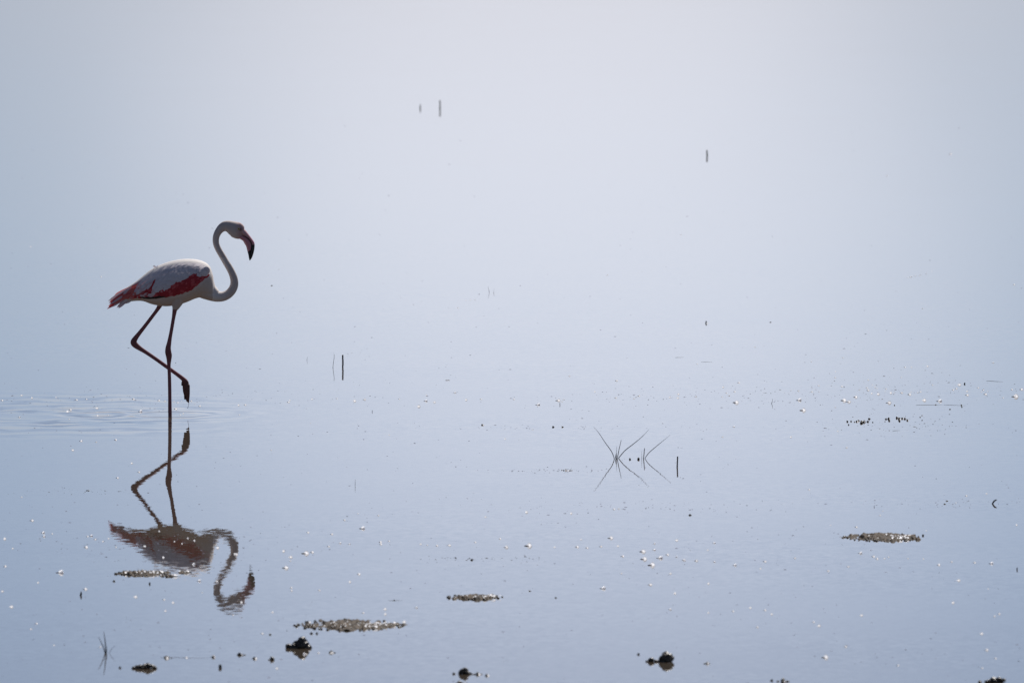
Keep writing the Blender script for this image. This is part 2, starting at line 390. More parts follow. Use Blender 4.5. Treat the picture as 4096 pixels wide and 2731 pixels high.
# wings
def inpoly(x, y, P):
    r = False; j = len(P) - 1
    for i in range(len(P)):
        if (P[i][1] > y) != (P[j][1] > y) and x < (P[j][0] - P[i][0]) * (y - P[i][1]) / (P[j][1] - P[i][1]) + P[i][0]: r = not r
        j = i
    return r
RED1 = [(1345, 842), (1390, 865), (1512, 885), (1450, 955), (1340, 1045), (1220, 1103), (1100, 1134), (960, 1155), (790, 1160), (835, 1088), (960, 1050), (1100, 965), (1200, 915)]
RED2 = [(830, 890), (815, 980), (770, 1060), (725, 1170), (540, 1180), (575, 1105), (640, 1075), (730, 1035), (780, 970)]
BLK1 = [(610, 1158), (760, 1150), (985, 1140), (985, 1160), (870, 1188), (720, 1192), (640, 1180)]
def pigment(x, y, rnd):
    if inpoly(x, y, BLK1): return F_black
    if inpoly(x, y, RED1): return F_crim
    if inpoly(x, y, RED2): return F_crim if rnd > .25 else F_blush
    if x < 560 and y > 1010: return (F_coral, F_rose, F_blush, F_coral)[int(rnd * 4) % 4]
    if x < 800 and y > 960: return F_blush if rnd > .45 else F_white
    return F_white

def feather_mesh(name, mat, tipr=.55, n=6):
    """unit feather: root at 0, tip at +x, width 1, domed and slightly curled, 3 mm thick edge folded under"""
    bm = bmesh.new(); rows = []
    for i in range(n + 1):
        s = i / n; hw = .5 * math.sin(math.pi * min(1, .12 + s * .62)) if s < .62 else .5 * math.cos(math.pi / 2 * ((s - .62) / .38) ** 1.5)
        hw = max(hw, .02)
        rows.append([bm.verts.new((s, hw * u, .05 * (1 - u * u) + .035 * s * s - .02 * abs(u) * s)) for u in (-1, -.5, 0, .5, 1)])
    for i in range(n):
        for k in range(4): bm.faces.new((rows[i][k], rows[i][k + 1], rows[i + 1][k + 1], rows[i + 1][k]))
    me = bpy.data.meshes.new(name); bm.to_mesh(me); bm.free(); me.materials.append(mat)
    me.polygons.foreach_set('use_smooth', [True] * len(me.polygons)); return me
FM = {m_.name: feather_mesh('feather', m_) for m_ in (F_white, F_blush, F_crim, F_coral, F_black, F_rose)}
def put_feather(parent, mat, rootp, tipp, width, nrm, name='feather', arch=1.0):
    d = tipp - rootp; L = d.length; d.normalize(); y = nrm.cross(d).normalized(); n = d.cross(y).normalized()
    o = bpy.data.objects.new(name, FM[mat.name]); COL.objects.link(o); o.parent = parent
    mtx = Matrix((( d.x * L, y.x * width, n.x * width * arch, rootp.x), (d.y * L, y.y * width, n.y * width * arch, rootp.y),
                  (d.z * L, y.z * width, n.z * width * arch, rootp.z), (0, 0, 0, 1)))
    o.matrix_basis = mtx; return o
def surf(x, y, sgn, off):
    """point on the flank at zoomed pixel, pushed out by off"""
    yy = side(x, y) + off
    p_ = P1(x, y, 0.0); return Vector((p_.x - RL.x, sgn * yy, p_.z))
def fnormal(x, y, sgn):
    a, b = surf(x - 12, y, sgn, 0), surf(x + 12, y, sgn, 0); c, d = surf(x, y - 12, sgn, 0), surf(x, y + 12, sgn, 0)
    n = (b - a).cross(d - c); n.normalize()
    return n if n.y * sgn > 0 else -n

for sgn in (-1, 1):
    # wing body: a shell that stands proud of the flank, sunk into it along its edges
    bm = bmesh.new(); grid = []; NU, NV = 46, 16
    for i in range(NU + 1):
        x = 400 + (1565 - 400) * i / NU; top = tor(x)[1] + 34 + max(0, (x - 1400) * .32); lo = low_y(x) - 4; row = []
        if top > lo - 20: top = lo - 20
        for j in range(NV + 1):
            s = j / NV; y = top + (lo - top) * s
            endf = min(1, i / 4, (NU - i) / 3)
            rise = (.017 * math.sin(math.pi * min(s * 1.9, 1) / 2) * min(1, (1 - s) * 7) ** .5) * endf - .003
            row.append(bm.verts.new(surf(x, y, sgn, rise)))
        grid.append(row)
    for i in range(NU):
        for j in range(NV): bm.faces.new((grid[i][j], grid[i + 1][j], grid[i + 1][j + 1], grid[i][j + 1]))
    wing = from_bm('wing', bm, M_plum, root, recalc=False)
    ca = wing.data.color_attributes.new('Col', 'FLOAT_COLOR', 'POINT')
    for v in wing.data.vertices:
        x, y = unproj(Vector((v.co.x + RL.x, 0, v.co.z))); mt = pigment(x, y, .5)
        ca.data[v.index].color = {'crimson_feather': (.33, .03, .04, 1), 'coral_feather': (.5, .1, .1, 1), 'black_feather': (.012, .01, .015, 1), 'blush_feather': (.7, .55, .6, 1)}.get(mt.name, (.74, .71, .74, 1))
    rf = random.Random(21)
    # coverts and scapulars, shingled from the tail towards the shoulder
    x = 470
    while x < 1540:
        top = tor(x)[1] + 36; lo = low_y(x) - 6; y = top + rf.uniform(0, 14)
        while y < lo - 8:
            xx, yy = x + rf.uniform(-12, 12), y + rf.uniform(-8, 8)
            s = (yy - top) / max(lo - top, 1)
            ang = R(30 + 18 * (1 - abs(s - .4) * 1.6) + rf.uniform(-5, 5)) if xx < 1150 else R(24 + 12 * s + rf.uniform(-5, 5))
            if s > .78: ang = R(14 + rf.uniform(-4, 4)) if xx < 1100 else R(30)
            L = (128 if xx < 1150 else 88) * rf.uniform(.85, 1.2) * (0.8 if s > .8 else 1)
            if xx > 1380: L = 72 * rf.uniform(.9, 1.1)
            tx, ty = xx - L * math.cos(ang), yy + L * math.sin(ang)
            ty = min(ty, low_y(tx) + 4)
            mt = pigment(tx * .7 + xx * .3 + rf.gauss(0, 5), ty * .7 + yy * .3 + rf.gauss(0, 3), rf.random())
            if mt is F_crim and rf.random() < .28: mt = F_rose
            endf = min(1, max(0, (1560 - xx) / 60))
            a = surf(xx, yy, sgn, .013 * endf + .001); b = surf(tx, ty, sgn, .0185)
            put_feather(wing, mt, a, b, rf.uniform(32, 44) * k1, fnormal((xx + tx) / 2, (yy + ty) / 2, sgn), arch=.55)
            y += 25 if xx < 1380 else 22
        x += 39 if x < 1380 else 31
    # folded primaries: the black edge under the crimson
    for (xa, ya, xb, yb, wd) in ((1060, 1122, 780, 1176, 30), (1000, 1140, 690, 1184, 30), (960, 1130, 640, 1172, 32), (900, 1158, 600, 1166, 24)):
        put_feather(wing, F_black, surf(xa, ya, sgn, .010), surf(xb, yb, sgn, .016), wd * k1, fnormal(xb, yb - 30, sgn), arch=.5)
    # rounded bend of the wing at the shoulder
    bm = bmesh.new(); bmesh.ops.create_uvsphere(bm, u_segments=20, v_segments=14, radius=1)
    for v in bm.verts:
        q = v.co; v.co = Vector((q.x * 78 * k1, q.y * .026, q.z * 62 * k1))
    bmesh.ops.rotate(bm, verts=bm.verts, cent=(0, 0, 0), matrix=Matrix.Rotation(R(-28) , 3, 'Y'))
    c = P1(1476, 815, 0); sh = from_bm('shoulder', bm, F_white, wing, (c.x - RL.x, sgn * .098, c.z))
    for k in range(26):
        th = rf.uniform(0, 2 * math.pi); rr = rf.uniform(.1, .92); ox, oy = rr * 72 * math.cos(th), rr * 56 * math.sin(th)
        yo = .098 + .030 * math.sqrt(max(0, 1 - rr * rr)) + .001
        a = P1(1476 + ox + 16, 815 + oy - 8, 0); b = P1(1476 + ox - 34, 815 + oy + 18, 0)
        put_feather(wing, F_white, Vector((a.x - RL.x, sgn * yo, a.z)), Vector((b.x - RL.x, sgn * (yo + .002), b.z)), 30 * k1, Vector((0, sgn, 0)), arch=.5)

# tail and trailing plumes
tail = link('tail', None, root); rt = random.Random(8)
tp0 = [((560, 985), (175, 1222)), ((548, 1000), (205, 1196)), ((540, 1010), (262, 1140)), ((530, 1030), (185, 1250)), ((520, 1050), (200, 1232)), ((515, 1060), (172, 1300)),
       ((500, 1075), (190, 1275)), ((500, 1090), (160, 1332)), ((495, 1100), (185, 1318)), ((490, 1110), (235, 1300)), ((480, 1120), (215, 1290)), ((500, 1130), (290, 1316)),
       ((520, 1140), (300, 1290)), ((520, 1155), (340, 1285)), ((540, 1165), (400, 1262)), ((520, 1100), (250, 1262)), ((560, 1060), (280, 1215)), ((560, 1030), (300, 1165)), ((590, 1110), (340, 1230)), ((590, 1080), (360, 1175))]
for n_, (a, b) in enumerate(tp0):
    for rep in range(2):
        Yo = rt.uniform(-.035, .03); q = n_ / len(tp0)
        mt = rt.choice([F_coral, F_coral, F_coral, F_blush, F_rose]) if n_ < 6 or n_ > 14 else rt.choice([F_blush, F_coral, F_coral, F_rose, F_blush])
        if 11 <= n_ <= 14: mt = rt.choice([F_white, F_blush])
        A = P1(a[0] + rt.uniform(-12, 12), a[1] + rt.uniform(-10, 10), 0) - Vector((RL.x, 0, 0)); A.y = -side(a[0], a[1]) * .9 if rep == 0 else Yo
        B = P1(b[0] + rt.uniform(0, 26) * rep, b[1] + rt.uniform(-10, 10) * rep, 0) - Vector((RL.x, 0, 0)); B.y = Yo * .8
        put_feather(tail, mt, A, B, rt.uniform(26, 40) * k1, Vector((rt.uniform(-.1, .1), -1, .25)), arch=.5)
# small ruffled tuft sticking up from the back
for k in range(7):
    a = P1(815 + k * 5, 775, 0) - Vector((RL.x, 0, 0)); b = P1(778 + k * 11, 750 - 10 * math.sin(k * 1.3), 0) - Vector((RL.x, 0, 0)); a.y = rt.uniform(-.03, -.01); b.y = a.y
    put_feather(tail, F_white, a, b, 16 * k1, Vector((.2, -1, .3)), name='ruffled_feather')
# thread of water falling from the lifted foot
bm = bmesh.new(); pts = [(828, 1298), (829, 1318), (824, 1340), (814, 1366)]
tube(bm, [(P3(x, y, YF), r) for (x, y), r in zip(pts, (.0016, .0010, .0010, .0016))], 6)
M_drip = pmat('drip', (.35, .33, .38), .1, .8)
meta(from_bm('water_drip', bm, M_drip), 'thin thread of water falling from the lifted foot of the flamingo', 'water drip')

# ------------------------------------------------------------------ stems, sticks and grass standing in the water
def stem(name, pts, radii, mat, label, cat, group=None, parent=None, sub=4, rough=0.0):
    """pts: photograph pixels, first one at the water line"""
    Y = on_water(*pts[0]).y
    st = crom([(*q, r) for q, r in zip(pts, radii)], sub); base = on_water(*pts[0]) if parent is None else parent.location
    P = []
    for i, (x, y, r) in enumerate(st):
        v = on_plane(x, y, Y) - base; v.x += rough * noise.noise(Vector((i * .9, x, 0))); P.append((v, r))
    P.insert(0, (P[0][0] + Vector((0, 0, -.06)), P[0][1])); bm = bmesh.new(); tube(bm, P, 7)
    o = from_bm(name, bm, mat, parent, (0, 0, 0) if parent else base)
    if parent is None: meta(o, label, cat, group)
    return o
def zz(ox, oy, k, L): return [(ox + x * k, oy + y * k) for x, y in L]
A = lambda L: zz(2200, 1650, .2551, L)
t1 = link('grass_tuft', None, loc=on_water(2466, 1835)); meta(t1, 'sparse dark grass tuft with two long blades splayed out in a wide V', 'grass tuft')
for L, r in (([(1008, 725), (1000, 690), (960, 600), (860, 460), (760, 310), (685, 225)], (.0022, .0022, .0022, .0018, .0012, .0005)),
             ([(1040, 725), (1042, 640), (1047, 520)], (.0022, .0014, .0004)), ([(1055, 725), (1080, 590), (1118, 425)], (.0024, .0020, .0012)),
             ([(1033, 725), (1030, 690), (1036, 640)], (.0026, .0022, .0008)),
             ([(1075, 715), (1100, 680), (1180, 590), (1320, 480), (1440, 380), (1555, 262)], (.0024, .0024, .0024, .0020, .0014, .0005))):
    stem('grass_blade', A(L), r, M_reed, None, None, parent=t1)
t2 = link('grass_tuft', None, loc=on_water(2576, 1835)); meta(t2, 'dark grass tuft with one long blade leaning right and a short upright one', 'grass tuft')
for L, r in (([(1438, 725), (1439, 660), (1437, 590)], (.0012, .0008, .0003)), ([(1467, 725), (1475, 640), (1483, 555)], (.0026, .0024, .0020)),
             ([(1490, 718), (1505, 690), (1560, 620), (1700, 500), (1800, 420), (1890, 345)], (.0018, .0020, .0020, .0016, .0010, .0004))):
    stem('grass_blade', A(L), r, M_reed, None, None, parent=t2)
B = lambda L: zz(0, 2260, .42517, L)
t3 = link('grass_tuft', None, loc=on_water(422, 2611)); meta(t3, 'small blurred green grey grass tuft near the bottom left corner', 'grass tuft')
for L, r in (([(990, 825), (965, 750), (925, 670)], (.0024, .0020, .0008)), ([(996, 825), (990, 720), (975, 620)], (.0028, .0024, .0008)),
             ([(1002, 825), (1006, 790), (1003, 760)], (.0016, .0012, .0006)), ([(1027, 824), (1050, 785), (1087, 748)], (.0010, .0009, .0004))):
    stem('grass_blade', B(L), r, M_reed, None, None, parent=t3)
C8 = lambda L: zz(1100, 1350, .17007, L)
stem('stick', C8([(1593, 705), (1597, 600), (1594, 500), (1592, 407)]), (.0052, .0054, .0052, .0050), M_wood, 'thick black upright stick standing right of a thin curved stem', 'stick', rough=.0012)
stem('reed_stem', C8([(1362, 705), (1375, 580), (1393, 450), (1384, 368)]), (.0016, .0013, .0012, .0006), M_reed, 'thin curved dark reed stem beside the thick black stick', 'reed')
stem('reed_stem', C8([(750, 537), (757, 490), (759, 455)]), (.0010, .0008, .0006), M_reed, 'tiny pale reed stem to the left of the thick black stick', 'reed')
stem('stick', A([(1995, 850), (1998, 770), (2002, 686)]), (.0042, .0040, .0040), M_wood, 'short straight dark stick standing right of the two grass tufts', 'stick')
stem('reed_stem', [(1421, 1942), (1420.6, 1930), (1421, 1916)], (.0010, .0009, .0007), M_reed, 'faint hair thin reed stem standing alone below the centre', 'reed')
stem('reed_stem', [(1957, 1170), (1956, 1160), (1952, 1147)], (.0012, .001, .0008), M_speck, 'left of two faint pale reed stems above the four white bubbles', 'reed')
stem('reed_stem', [(1974, 1170), (1975, 1164), (1977, 1156)], (.0011, .0009, .0006), M_speck, 'right of two faint pale reed stems above the four white bubbles', 'reed')
stem('reed_stem', [(1760, 434), (1760.5, 420), (1759.6, 402)], (.0075, .0065, .0060), M_green, 'taller of two blurred green reed stems near the top of the picture', 'reed')
stem('reed_stem', [(1681, 435), (1681, 427), (1681.5, 418)], (.0065, .0055, .0032), M_green, 'shorter of two blurred green reed stems near the top of the picture', 'reed')
stem('reed_stem', [(2829, 625), (2828, 612), (2828, 601)], (.0075, .0065, .0055), M_green, 'blurred green reed stem standing alone in the upper right half', 'reed')
stem('peg', [(2823, 1293), (2825, 1288), (2824.5, 1284)], (.0045, .0042, .0045), M_wood, 'very short black peg with a white bubble against its right side', 'stick')
stem('twig', [(3085, 1614), (3089, 1607), (3090, 1595)], (.0014, .0012, .0008), M_reed, 'thin kinked dark twig poking up left of the right hand bubbles', 'twig')
stem('twig', [(3970, 2014), (3977, 2003), (3984, 1999), (3988, 1998)], (.0042, .0044, .0036, .002), M_wood, 'thick bent black twig poking up at the right edge', 'twig')
stem('peg', [(3858, 1536), (3859, 1533), (3858.5, 1530)], (.0050, .0040, .0040), M_wood, 'tiny black peg among the bubbles at the right edge', 'stick')
stem('peg', [(323, 2380), (324.5, 2372), (324, 2364)], (.0050, .0046, .0015), M_wood, 'small pointed black peg at the lower left, in front of the mud strip', 'stick')
stem('peg', [(2240, 1619), (2239.5, 1615), (2240, 1611)], (.0020, .0018, .0020), M_wood, 'tiny black peg just below a white bubble, upper middle of the bubble line', 'stick')
stem('peg', [(1489, 1647), (1489, 1643), (1489, 1640)], (.0016, .0014, .0012), M_wood, 'tiny dark peg in the middle distance right of the wading bird', 'stick')
stem('peg', [(881, 2669), (881, 2663), (880, 2656)], (.0075, .0080, .0050), M_mud, 'upright rounded mud peg in front of the row of little clods', 'mud peg')
stem('peg', [(598, 2335), (599, 2331), (598, 2327)], (.0045, .0040, .002), M_wood, 'tiny black peg just below the mud strip', 'stick')
stem('peg', [(3497, 2027), (3497, 2023), (3497.3, 2020)], (.0014, .0013, .001), M_wood, 'tiny dark peg above the right hand mud patch', 'stick')
stem('peg', [(4069, 2278), (4068, 2273), (4070, 2268)], (.0030, .0028, .002), M_wood, 'tiny curved black peg at the far right edge', 'stick')

# ------------------------------------------------------------------ mud
def shell(bm, c, r):
    """a bubble of froth, cut open on its sunny side so sunlight whitens it"""
    n0 = len(bm.verts); ret = bmesh.ops.create_uvsphere(bm, u_segments=10, v_segments=7, radius=r); vv = ret['verts']
    ff = {f for v in vv for f in v.link_faces}
    for v in vv: v.co.y *= .45
    for f in ff: f.normal_update()
    kill = [f for f in ff if f.normal.dot(sv) > .15]
    bmesh.ops.delete(bm, geom=kill, context='FACES')
    for v in vv:
        if v.is_valid: v.co += Vector(c)
def clod(px, py, wpx, hpx, label, n=9, seed=0, mat=None, spur=None, cat='mud clod', name='mud_clod', group=None, foam=3):
    """a rough lump of mud: px, py = middle of its water line; wpx wide, hpx high in photograph pixels"""
    rr = random.Random(seed * 77 + 5); c = on_water(px, py); k = 1 / ppm(c.y); W_, H_ = wpx * k * 1.18, hpx * k * 1.12; bm = bmesh.new()
    def lump(cx, cy, cz, r, flat=1.0):
        s0 = len(bm.verts); bmesh.ops.create_icosphere(bm, subdivisions=3 if r > .012 else 2, radius=r); bm.verts.ensure_lookup_table()
        off = Vector((rr.uniform(0, 99), rr.uniform(0, 99), 0))
        for v in bm.verts[s0:]:
            q = v.co.normalized(); f = 1 + .38 * noise.noise(q * 1.6 + off) + .30 * noise.noise(q * 4.5 + off) + .14 * noise.noise(q * 11 + off)
            v.co = Vector((v.co.x * f + cx, v.co.y * f + cy, v.co.z * f * flat + cz))
    lump(0, 0, H_ * .35, H_ * .62)
    for k_ in range(n):
        u = rr.uniform(-1, 1); h = (1 - abs(u) ** 1.3) * H_
        r = max(H_ * .34, .0035, min(W_ * .18, h * rr.uniform(.3, .55)))
        lump(u * (W_ / 2 - r), rr.uniform(-.5, .5) * W_ * .5, max(0, h - r) * rr.uniform(.1, .95), r)
    for (dx, dy, dh, rad) in (spur or ()): lump(dx * k, dy * k, dh * k * .5, rad * k, .8)
    o = from_bm(name, bm, mat or M_mud, None, c); meta(o, label, cat, group)
    for k_ in range(foam):
        bm = bmesh.new(); shell(bm, (0, 0, 0), rr.uniform(.0026, .0048))
        from_bm('foam', bm, M_foam, o, recalc=False, loc=(rr.uniform(-.1, .35) * W_, -rr.uniform(.2, .5) * W_ * .6, rr.uniform(0, .25) * H_ + .001))
    return o
clod(1207, 2590, 78, 40, 'largest dark mud clod, with a knob on its left side, below the big mud patch', 14, 1, spur=((-52, 0, 14, 13), (-40, -6, 8, 10), (-20, 10, 22, 17)), foam=5)
clod(2668, 2645, 44, 36, 'jagged black mud clod with a low spur to its left, lower right of centre', 8, 2,
     spur=((-62, 0, 14, 11), (-44, 0, 4, 8), (-30, 0, 4, 8), (-80, 0, 2, 6), (-70, 10, 10, 7), (-14, 4, 34, 14), (14, 4, 30, 13)), foam=4)
clod(1856, 2694, 60, 22, 'dark mud clod with a black top at the bottom edge left of centre', 10, 3, spur=((8, 0, 30, 10), (-12, 2, 18, 9), (-40, 0, 2, 6)), foam=3)
clod(1910, 2696, 36, 9, 'little low clod touching the right side of the black topped clod', 6, 4, foam=2)
clod(1947, 2701, 22, 7, 'tiny clod with a clear bubble, rightmost of the bottom edge group', 4, 5, foam=2)
clod(585, 2672, 60, 16, 'long dark mud clod tapering to the left, bottom left of the picture', 9, 6, spur=((-50, 0, 4, 9), (-36, 0, 5, 12), (-22, 0, 8, 13), (-6, 0, 12, 14), (8, 2, 16, 15), (22, 0, 12, 13), (36, -4, 5, 8)), foam=3)
clod(667, 2630, 44, 9, 'small clod with white foam on its right end, above the long tapering clod', 6, 7, foam=3)
clod(853, 2628, 14, 7, 'speck of mud with foam between the two rows of little clods', 3, 8, foam=2)
clod(958, 2618, 44, 9, 'row of three touching crumbs of mud, left of the largest clod', 6, 9, foam=1)
clod(1018, 2633, 22, 8, 'small round crumb of mud right of the three touching crumbs', 3, 10, foam=1)
clod(1088, 2637, 34, 12, 'compact dark crumb of mud with a fringed edge, next left of the largest clod', 5, 11, foam=0)
clod(1325, 2609, 36, 8, 'small clod with a bubble just right of the largest clod', 4, 12, foam=2)
clod(2830, 2653, 28, 7, 'small oval crumb of mud right of the jagged black clod', 4, 13, foam=2)
clod(3133, 2724, 50, 12, 'dark clod cut by the bottom edge right of centre', 7, 14, foam=3)
clod(3088, 2721, 14, 6, 'small dark crumb left of the clod cut by the bottom edge', 2, 15, foam=0)
clod(3975, 2728, 110, 20, 'broad black clod cut by the bottom right corner', 12, 16, spur=((22, 0, 24, 12), (40, 0, 18, 9)), foam=0)
clod(1838, 2735, 60, 14, 'black clod cut by the bottom edge below the black topped clod', 6, 17, foam=0)
clod(1080, 2537, 16, 5, 'tiny dark crumb left of the big mud patch', 2, 18, foam=0)
clod(1246, 2533, 18, 6, 'left of two crumbs just below the big mud patch', 3, 19, foam=1)
clod(1268, 2533, 14, 6, 'right of two crumbs just below the big mud patch', 3, 20, foam=0)
clod(2554, 2616, 14, 6, 'lone dark crumb above the jagged black clod', 2, 21, foam=0)
clod(457, 2324, 18, 5, 'lone dark crumb below the left end of the mud strip', 2, 22, foam=0)
clod(480, 2670, 10, 7, 'tiny crumb left of the long tapering clod', 2, 23, foam=0)
clod(2264, 1881, 44, 5, 'thin line of dark crumbs left of the grass tufts', 8, 24, foam=2)
clod(2212, 1708, 12, 5, 'left of two dark crumbs above and left of the grass tufts', 2, 25, foam=0)
clod(2249, 1708, 12, 4, 'right of two dark crumbs above and left of the grass tufts', 2, 26, foam=0)
clod(1929, 1700, 12, 5, 'dark crumb with a glint alone in the middle of the water', 3, 27, foam=1)
clod(2520, 1837, 8, 5, 'left of two dark crumbs between the grass tufts', 1, 28, foam=0)
clod(2554, 1837, 9, 7, 'right of two dark crumbs between the grass tufts', 1, 29, foam=1)
clod(2760, 2060, 14, 5, 'lone dark crumb right of and below the grass tufts', 2, 30, foam=0)
clod(3083, 1289, 8, 2.5, 'flat dark crumb in the far water right of the black peg', 2, 31, foam=0)
clod(1088, 1143, 12, 2.5, 'flat dark crumb on the far water right of the neck of the bird', 2, 32, foam=0)
clod(1888, 2239, 16, 5, 'dark crumb in the faint line of scum above the thin mud patch', 3, 33, foam=0)
clod(1822, 2230, 12, 3, 'small crumb at the left end of the faint line of scum', 2, 34, foam=0)
clod(1578, 2400, 12, 3, 'flat dark crumb above the right end of the big mud patch', 2, 35, foam=0)
clod(2120, 2363, 14, 3, 'flat dark crumb right of the thin mud patch', 2, 36, foam=0)
clod(2222, 2390, 12, 4, 'lone small crumb between the thin mud patch and the jagged clod', 2, 37, foam=0)
clod(3788, 2003, 14, 3, 'upper dark crumb left of the bent twig', 2, 38, foam=0)
clod(3778, 2016, 12, 3, 'lower dark crumb left of the bent twig', 2, 39, foam=0)
clod(352, 1962, 16, 3, 'flat dark crumb left of the reflected knee of the bird', 2, 40, foam=0)
# broken line of wet crumbs at the right
G = 'dark wet crumbs strung out on the water at the right'
rr = random.Random(4)
Z = lambda x, y: (3350 + x * .14881, 1640 + y * .14881)
for i, (x, y, wd) in enumerate(sorted(((262, 312, 8), (365, 305, 7), (460, 322, 5), (515, 312, 9), (560, 290, 8), (660, 330, 13), (640, 355, 12), (720, 330, 9), (720, 290, 6), (850, 240, 8), (820, 315, 9), (945, 330, 5),
                          (1305, 245, 7), (1380, 240, 10), (1390, 290, 8), (1600, 215, 11), (1660, 250, 12), (1740, 230, 9), (1810, 240, 9), (1880, 280, 9), (1670, 300, 8), (2220, 192, 5), (2270, 150, 4), (2272, 275, 4), (298, 396, 6)))):
    px, py = Z(x, y)
    clod(px, py, wd * 1.35, wd * .6, '%s dark wet crumb from the left of the broken line at the right' % ordn(i + 1), 2, 60 + i, group=G, foam=1 if wd > 8 else 0)
for i, (px, py, wd) in enumerate(((3540, 1686, 5), (3578, 1621, 7), (3743, 1619, 8), (3800, 1637, 7), (3845, 1621, 9), (3847, 1628, 7))):
    clod(px, py, wd, wd * .4, '%s crumb from the left in the sparse dark line under the right bubbles' % ordn(i + 1), 2, 90 + i, group='dark crumbs of the sparse upper line', foam=0)

def patch(px, py, wpx, hpx, label, seed, rise=.010, mat=None, name='mud_patch'):
    """a low bank just breaking the surface; hpx is its depth as seen"""
    c = on_water(px, py); k = 1 / ppm(c.y); a = wpx * k / 2
    y0, y1 = on_water(px, py + hpx / 2).y, on_water(px, py - hpx / 2).y; b = (y1 - y0) / 2; bm = bmesh.new(); off = Vector((seed * 13.7, 3.1, 0))
    NX, NY = 230, 90; g = []
    for j in range(NY + 1):
        row = []
        for i in range(NX + 1):
            x, y = (i / NX * 2 - 1) * a * 1.15, (j / NY * 2 - 1) * b * 1.2
            r = (abs(x / a) ** 1.15 * 1.08 + abs(y / b) ** 1.4) + .65 * noise.noise(Vector((x * 10, y * 5, 0)) + off) + .6 * noise.noise(Vector((x * 28, y * 11, 0)) + off) + .35 * noise.noise(Vector((x * 70, y * 24, 0)) + off)
            cell = noise.voronoi(Vector((x * 62, y * 30, seed)))[0][0]
            h = rise * max(-1, min(1, (1 - r) * 2.2)) + .0075 * noise.noise(Vector((x * 34, y * 16, 0)) + off) + .0065 * (0.5 - cell)
            row.append(bm.verts.new((x, y, max(h, -.012))))
        g.append(row)
    for j in range(NY):
        for i in range(NX):
            q = (g[j][i], g[j][i + 1], g[j + 1][i + 1], g[j + 1][i])
            if max(v.co.z for v in q) > -.004: bm.faces.new(q)
    bmesh.ops.delete(bm, geom=[v for v in bm.verts if not v.link_faces], context='VERTS')
    o = from_bm(name, bm, mat or M_crust, None, c, recalc=False); meta(o, label, 'mud patch')
    # foam caught on it, too small to tell apart
    rr = random.Random(seed); bm = bmesh.new(); s = 0
    for _ in range(int(wpx * .16)):
        u = min(1, max(-1, rr.choice((rr.gauss(0, .45), rr.gauss(.5, .16), rr.gauss(.5, .16))))); v_ = rr.uniform(-.95, .3) * math.sqrt(1 - u * u)
        x, y = u * a * .93, v_ * b * .9; shell(bm, (x, y, rise + rr.uniform(-.001, .003)), rr.choice((.0018, .0022, .0028, .0034, .0055)))
    f = from_bm('foam', bm, M_foam, o, recalc=False); meta(f, kind='stuff')
    # crumbs round its rim
    bm = bmesh.new()
    for _ in range(int(wpx * .13)):
        th = rr.uniform(0, 2 * math.pi); rad = rr.uniform(.82, 1.12); x, y = a * rad * math.cos(th), b * rad * math.sin(th); n0 = len(bm.verts); r = rr.uniform(.003, .008)
        bmesh.ops.create_icosphere(bm, subdivisions=2, radius=r); bm.verts.ensure_lookup_table()
        for v in bm.verts[n0:]: v.co = v.co * (1 + .4 * noise.noise(v.co * 300 + off + Vector((x * 9, 0, 0)))) + Vector((x, y, .001))
    f = from_bm('crumbs', bm, M_mud, o); meta(f, kind='stuff')
    return o
patch(1400, 2499, 400, 38, 'biggest mud patch, a long brown lens just breaking the surface near the bottom', 1)
patch(1904, 2389, 210, 19, 'thin mud patch with bright foam, right of and above the biggest patch', 2, .011)
patch(3532, 2149, 300, 28, 'right hand mud patch glittering with white foam', 3, .011)
patch(568, 2292, 200, 17, 'long mud strip lying across the foot of the reflected bird', 4, .011)
patch(682, 2303, 80, 7, 'narrow mud sliver below the right end of the long strip', 5, .008)
patch(736, 2289, 54, 8, 'short mud sliver just right of the long strip', 6, .008)
clod(3692, 2142, 12, 6, 'tiny clod at the right tip of the foam covered mud patch', 2, 120, foam=0)

# ------------------------------------------------------------------ bubbles
def bubble_mesh(kind):
    """dark scrap on the left, clear white dome (or two) on the right; unit = 1 wide"""
    rr = random.Random(kind * 31 + 3); bm = bmesh.new()
    def dome(cx, cy, r, mat, fx=1.0, fz=1.0, seg=12):
        f0 = len(bm.faces); n0 = len(bm.verts); bmesh.ops.create_uvsphere(bm, u_segments=seg, v_segments=8, radius=r); bm.verts.ensure_lookup_table(); bm.faces.ensure_lookup_table()
        for v in bm.verts[n0:]: v.co = Vector((v.co.x * fx + cx, v.co.y * (.42 if mat == 0 else 1.1) + cy, max(v.co.z * fz, -.05)))
        for f in bm.faces[f0:]: f.material_index = mat
    if kind in (0, 1, 2, 3): dome(-.22, .02, .18, 1, 1.6, .42 + .1 * (kind % 2))
    dome(.14 + .03 * kind, 0, .33, 0, 1.0, 1.25)
    if kind in (1, 3): dome(-.05, .12, .18, 0); dome(.34, .10, .13, 0)
    if kind == 2: dome(.30, -.1, .18, 0, 1, .9)
    if kind == 5: dome(-.15, .05, .16, 0)
    # froth shells are open towards the back, so the low sun shines into them
    bm.normal_update()
    bmesh.ops.delete(bm, geom=[f for f in bm.faces if f.material_index == 0 and (f.normal.dot(sv) > .15 or f.calc_center_median().z < -.03)], context='FACES')
    me = bpy.data.meshes.new('bubble'); bm.to_mesh(me); bm.free(); me.materials.append(M_foam); me.materials.append(M_fleck)
    me.polygons.foreach_set('use_smooth', [True] * len(me.polygons)); return me
BM = [bubble_mesh(k) for k in range(6)]
BPOS = set()
rbub = random.Random(9)
